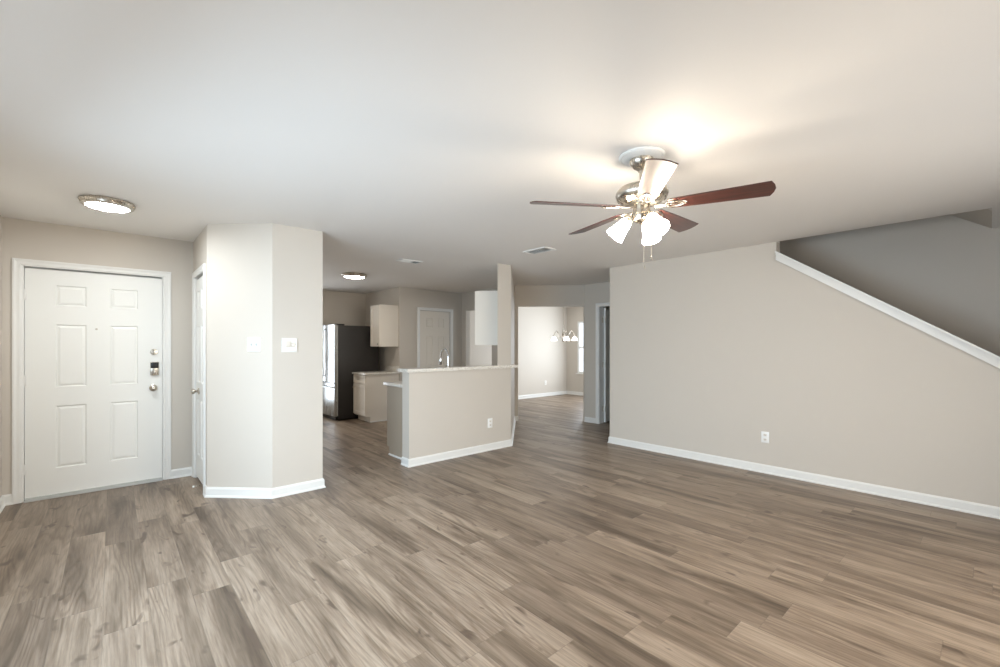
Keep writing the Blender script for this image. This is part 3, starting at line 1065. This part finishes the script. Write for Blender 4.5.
# faucet on the peninsula counter
fa = thing('kitchen_faucet', (3.276, 4.70, 0.897), 'chrome gooseneck kitchen faucet rising behind the bar top', 'faucet')
MB().lathe([(0.0, 0.0), (0.028, 0.0), (0.028, 0.006), (0.02, 0.014), (0.017, 0.02), (0.017, 0.085), (0.013, 0.092), (0.0, 0.092)], None, 24).build('base', M['chrome'], fa, True)
pts = [(0, 0, 0.09), (0, 0, 0.30)]
for i in range(1, 15):
    a = PI * i / 15
    pts.append((0, 0.085 - 0.085 * math.cos(a), 0.30 + 0.115 * math.sin(a)))
pts += [(0, 0.172, 0.288)]
MB().tube(pts, 0.0105, 14).build('spout', M['chrome'], fa, True)
MB().lathe([(0.0, 0.0), (0.013, 0.0), (0.020, -0.03), (0.021, -0.075), (0.016, -0.088), (0.0, -0.088)], Matrix.Translation((0, 0.172, 0.289)) @ Matrix.Rotation(math.radians(8), 4, 'X'), 20).build('spray_head', M['chrome'], fa, True)
MB().tube([(0.015, 0, 0.065), (0.035, 0, 0.070), (0.085, 0, 0.098)], [0.008, 0.007, 0.005], 10).build('handle', M['chrome'], fa, True)

# ------------------------------------------------------------------ kitchen corner: cabinets, counter, fridge
# frame for cabinets facing -X: local x along -Y, y out to -X
bc = thing('base_cabinet', (3.33, 7.785, 0), 'white kitchen base cabinet with one door beside the refrigerator', 'cabinet')
BW_ = 0.515
MB().box((0, -BW_, 0.10), (0.635, 0, 0.838)).box((0.075, -BW_, 0), (0.635, 0, 0.10)).build('body', M['cab'], bc)
Tb_ = T2
dd = shaker(0.012, BW_ - 0.012, 0.125, 0.665, Tb_).build('door', M['cab'], bc)
cab_knob(dd, 0.045, 0.60, Tb_)
dr = shaker(0.012, BW_ - 0.012, 0.685, 0.825, Tb_, fw=0.035).build('drawer', M['cab'], bc)
cab_knob(dr, BW_ / 2, 0.755, Tb_)
MB().box((0.07, -BW_ - 0.012, 0), (0.635, -BW_, 0.018)).build('shoe_moulding', M['trim'], bc)
kc = MB().bbox((3.29, 7.245, 0.839), (3.967, 7.795, 0.872), 0.004)
kc.bbox((3.948, 7.27, 0.872), (3.968, 7.795, 0.972), 0.003)
tag(kc.build('countertop', M['stone'], smooth=True), 'short stone counter with backsplash on the white cabinet beside the refrigerator', 'countertop')

uc = thing('wall_cabinet', (3.615, 7.68, 1.34), 'white wall cabinet hanging beside the dark refrigerator', 'cabinet')
MB().box((0, -0.375, 0), (0.353, 0, 0.76)).build('body', M['cab'], uc)
dd = shaker(0.004, 0.371, 0.004, 0.756, T2).build('door', M['cab'], uc)
cab_knob(dd, 0.335, 0.045, T2)

# upper cabinet on the kitchen side of the diagonal wall
nd = Vector((-1, 1, 0)).normalized()
al = Vector((1, 1, 0)).normalized()
o2 = Vector((4.02, 4.545, 1.362))
uc2 = thing('wall_cabinet', o2, 'pale wall cabinet beside the post above the bar top', 'cabinet')
Tu = Matrix(((al.x, nd.x, 0, 0), (al.y, nd.y, 0, 0), (0, 0, 1, 0), (0, 0, 0, 1)))
MB().box((0, 0.003, 0), (0.60, 0.315, 0.757), Tu).build('body', M['cab'], uc2)
for xx in (0.004, 0.302):
    dd = shaker(xx, xx + 0.294, 0.004, 0.753, Tu @ Matrix.Translation((0, 0.315, 0))).build('door', M['cab'], uc2)
    cab_knob(dd, 0.27 if xx < 0.1 else 0.33, 0.05, Tu @ Matrix.Translation((0, 0.315, 0)))

# refrigerator, front to -X
fr = thing('refrigerator', (3.04, 8.68, 0), 'stainless french door refrigerator with dark charcoal side', 'refrigerator')
FW = 0.88
MB().bbox((0.0, -FW, 0.03), (0.79, 0, 1.725), 0.006).build('case', M['dark'], fr, True)
MB().box((0.02, -FW + 0.03, 0.0), (0.75, -0.03, 0.03)).box((-0.04, -FW + 0.02, 0.012), (0.02, -0.02, 0.075)).build('base_grille', M['black'], fr)
MB().bbox((-0.055, -FW + 0.006, 1.726), (0.12, -FW + 0.075, 1.75), 0.006).build('hinge_cover', M['dark'], fr, True)
MB().bbox((-0.055, -0.075, 1.726), (0.12, -0.006, 1.75), 0.006).build('hinge_cover', M['dark'], fr, True)


def curved_panel(x_out, y0, y1, z0, z1, t=0.065, bulge=0.014, n=10):
    """door skin slightly bowed towards -X"""
    mb = MB()
    poly = []
    for i in range(n + 1):
        u = i / n
        poly.append((x_out + bulge * (2 * u - 1) ** 2, y0 + (y1 - y0) * u))
    poly += [(x_out + t, y1), (x_out + t, y0)]
    mb.prism(poly[::-1], z0, z1)
    return mb


def fridge_handle(pts, parent, r=0.011):
    MB().tube(pts, r, 12).build('handle', M['steel'], parent, True)


for (y0, y1, hy) in ((-FW, -FW / 2 - 0.003, -FW / 2 - 0.05), (-FW / 2 + 0.003, 0, -FW / 2 + 0.05)):
    dd = curved_panel(-0.085, y0, y1, 0.69, 1.735).build('door', M['steel'], fr, True)
    pts = [(-0.078, hy, 0.80)]
    for i in range(11):
        u = i / 10
        pts.append((-0.118 - 0.022 * math.sin(PI * u), hy, 0.81 + 0.84 * u))
    pts.append((-0.078, hy, 1.66))
    fridge_handle(pts, dd)
dd = curved_panel(-0.085, -FW, 0, 0.085, 0.675).build('freezer_drawer', M['steel'], fr, True)
pts = [(-0.078, -FW + 0.07, 0.60)]
for i in range(11):
    u = i / 10
    pts.append((-0.118 - 0.018 * math.sin(PI * u), -FW + 0.075 + (FW - 0.15) * u, 0.60))
pts.append((-0.078, -0.07, 0.60))
fridge_handle(pts, dd)
MB().box((-0.02, -FW + 0.012, 0.09), (0.0, -0.012, 1.72)).build('gasket', M['grey'], fr)

# ------------------------------------------------------------------ dining chandelier
CH = (7.72, 6.50)
ch = thing('chandelier', (CH[0], CH[1], H), 'small chandelier with five glowing glass shades in the dining room', 'chandelier')
MB().lathe([(0.0, -0.001), (0.06, -0.001), (0.055, -0.015), (0.02, -0.03), (0.0, -0.032)], None, 24).build('canopy', M['nickel'], ch, True)
cm = MB()
for i in range(17):
    zc = -0.03 - 0.0413 * i
    ringp = [(0.010 * math.cos(t * PI / 6) * (1 if i % 2 else 0), 0.010 * math.cos(t * PI / 6) * (0 if i % 2 else 1), zc - 0.024 + 0.026 * math.sin(t * PI / 6)) for t in range(13)]
    cm.tube(ringp, 0.0022, 6)
cm.build('chain', M['nickel'], ch, True)
MB().lathe([(0.0, -0.60), (0.012, -0.61), (0.015, -0.66), (0.03, -0.69), (0.034, -0.72), (0.016, -0.75), (0.012, -0.80), (0.026, -0.83), (0.02, -0.86), (0.0, -0.88)], Matrix.Translation((0, 0, -0.12)), 24).build('column', M['nickel'], ch, True)
for i in range(5):
    a = math.radians(20 + 72 * i)
    Ta = Matrix.Translation((0, 0, -0.12)) @ Matrix.Rotation(a, 4, 'Z')
    pts = []
    for kk in range(13):
        u = kk / 12
        pts.append((0.02 + 0.235 * u, 0, -0.72 - 0.05 * math.sin(PI * min(1, u * 1.5)) + 0.10 * max(0, math.sin(PI * (u - 0.35) / 0.65)) * (u > 0.35)))
    pts.append((0.258, 0, -0.745))
    arm = MB().tube(pts, 0.006, 8, Ta)
    arm.lathe([(0.0, -0.735), (0.018, -0.738), (0.022, -0.760), (0.0, -0.762)], Ta @ Matrix.Translation((0.258, 0, 0)), 16)
    ao = arm.build('arm', M['nickel'], ch, True)
    MB().lathe([(0.020, -0.757), (0.035, -0.772), (0.052, -0.80), (0.066, -0.845), (0.062, -0.845), (0.048, -0.80), (0.030, -0.775), (0.018, -0.763)], Ta @ Matrix.Translation((0.258, 0, 0)), 24, cap=False).build('light_shade', M['dshade'], ao, True)
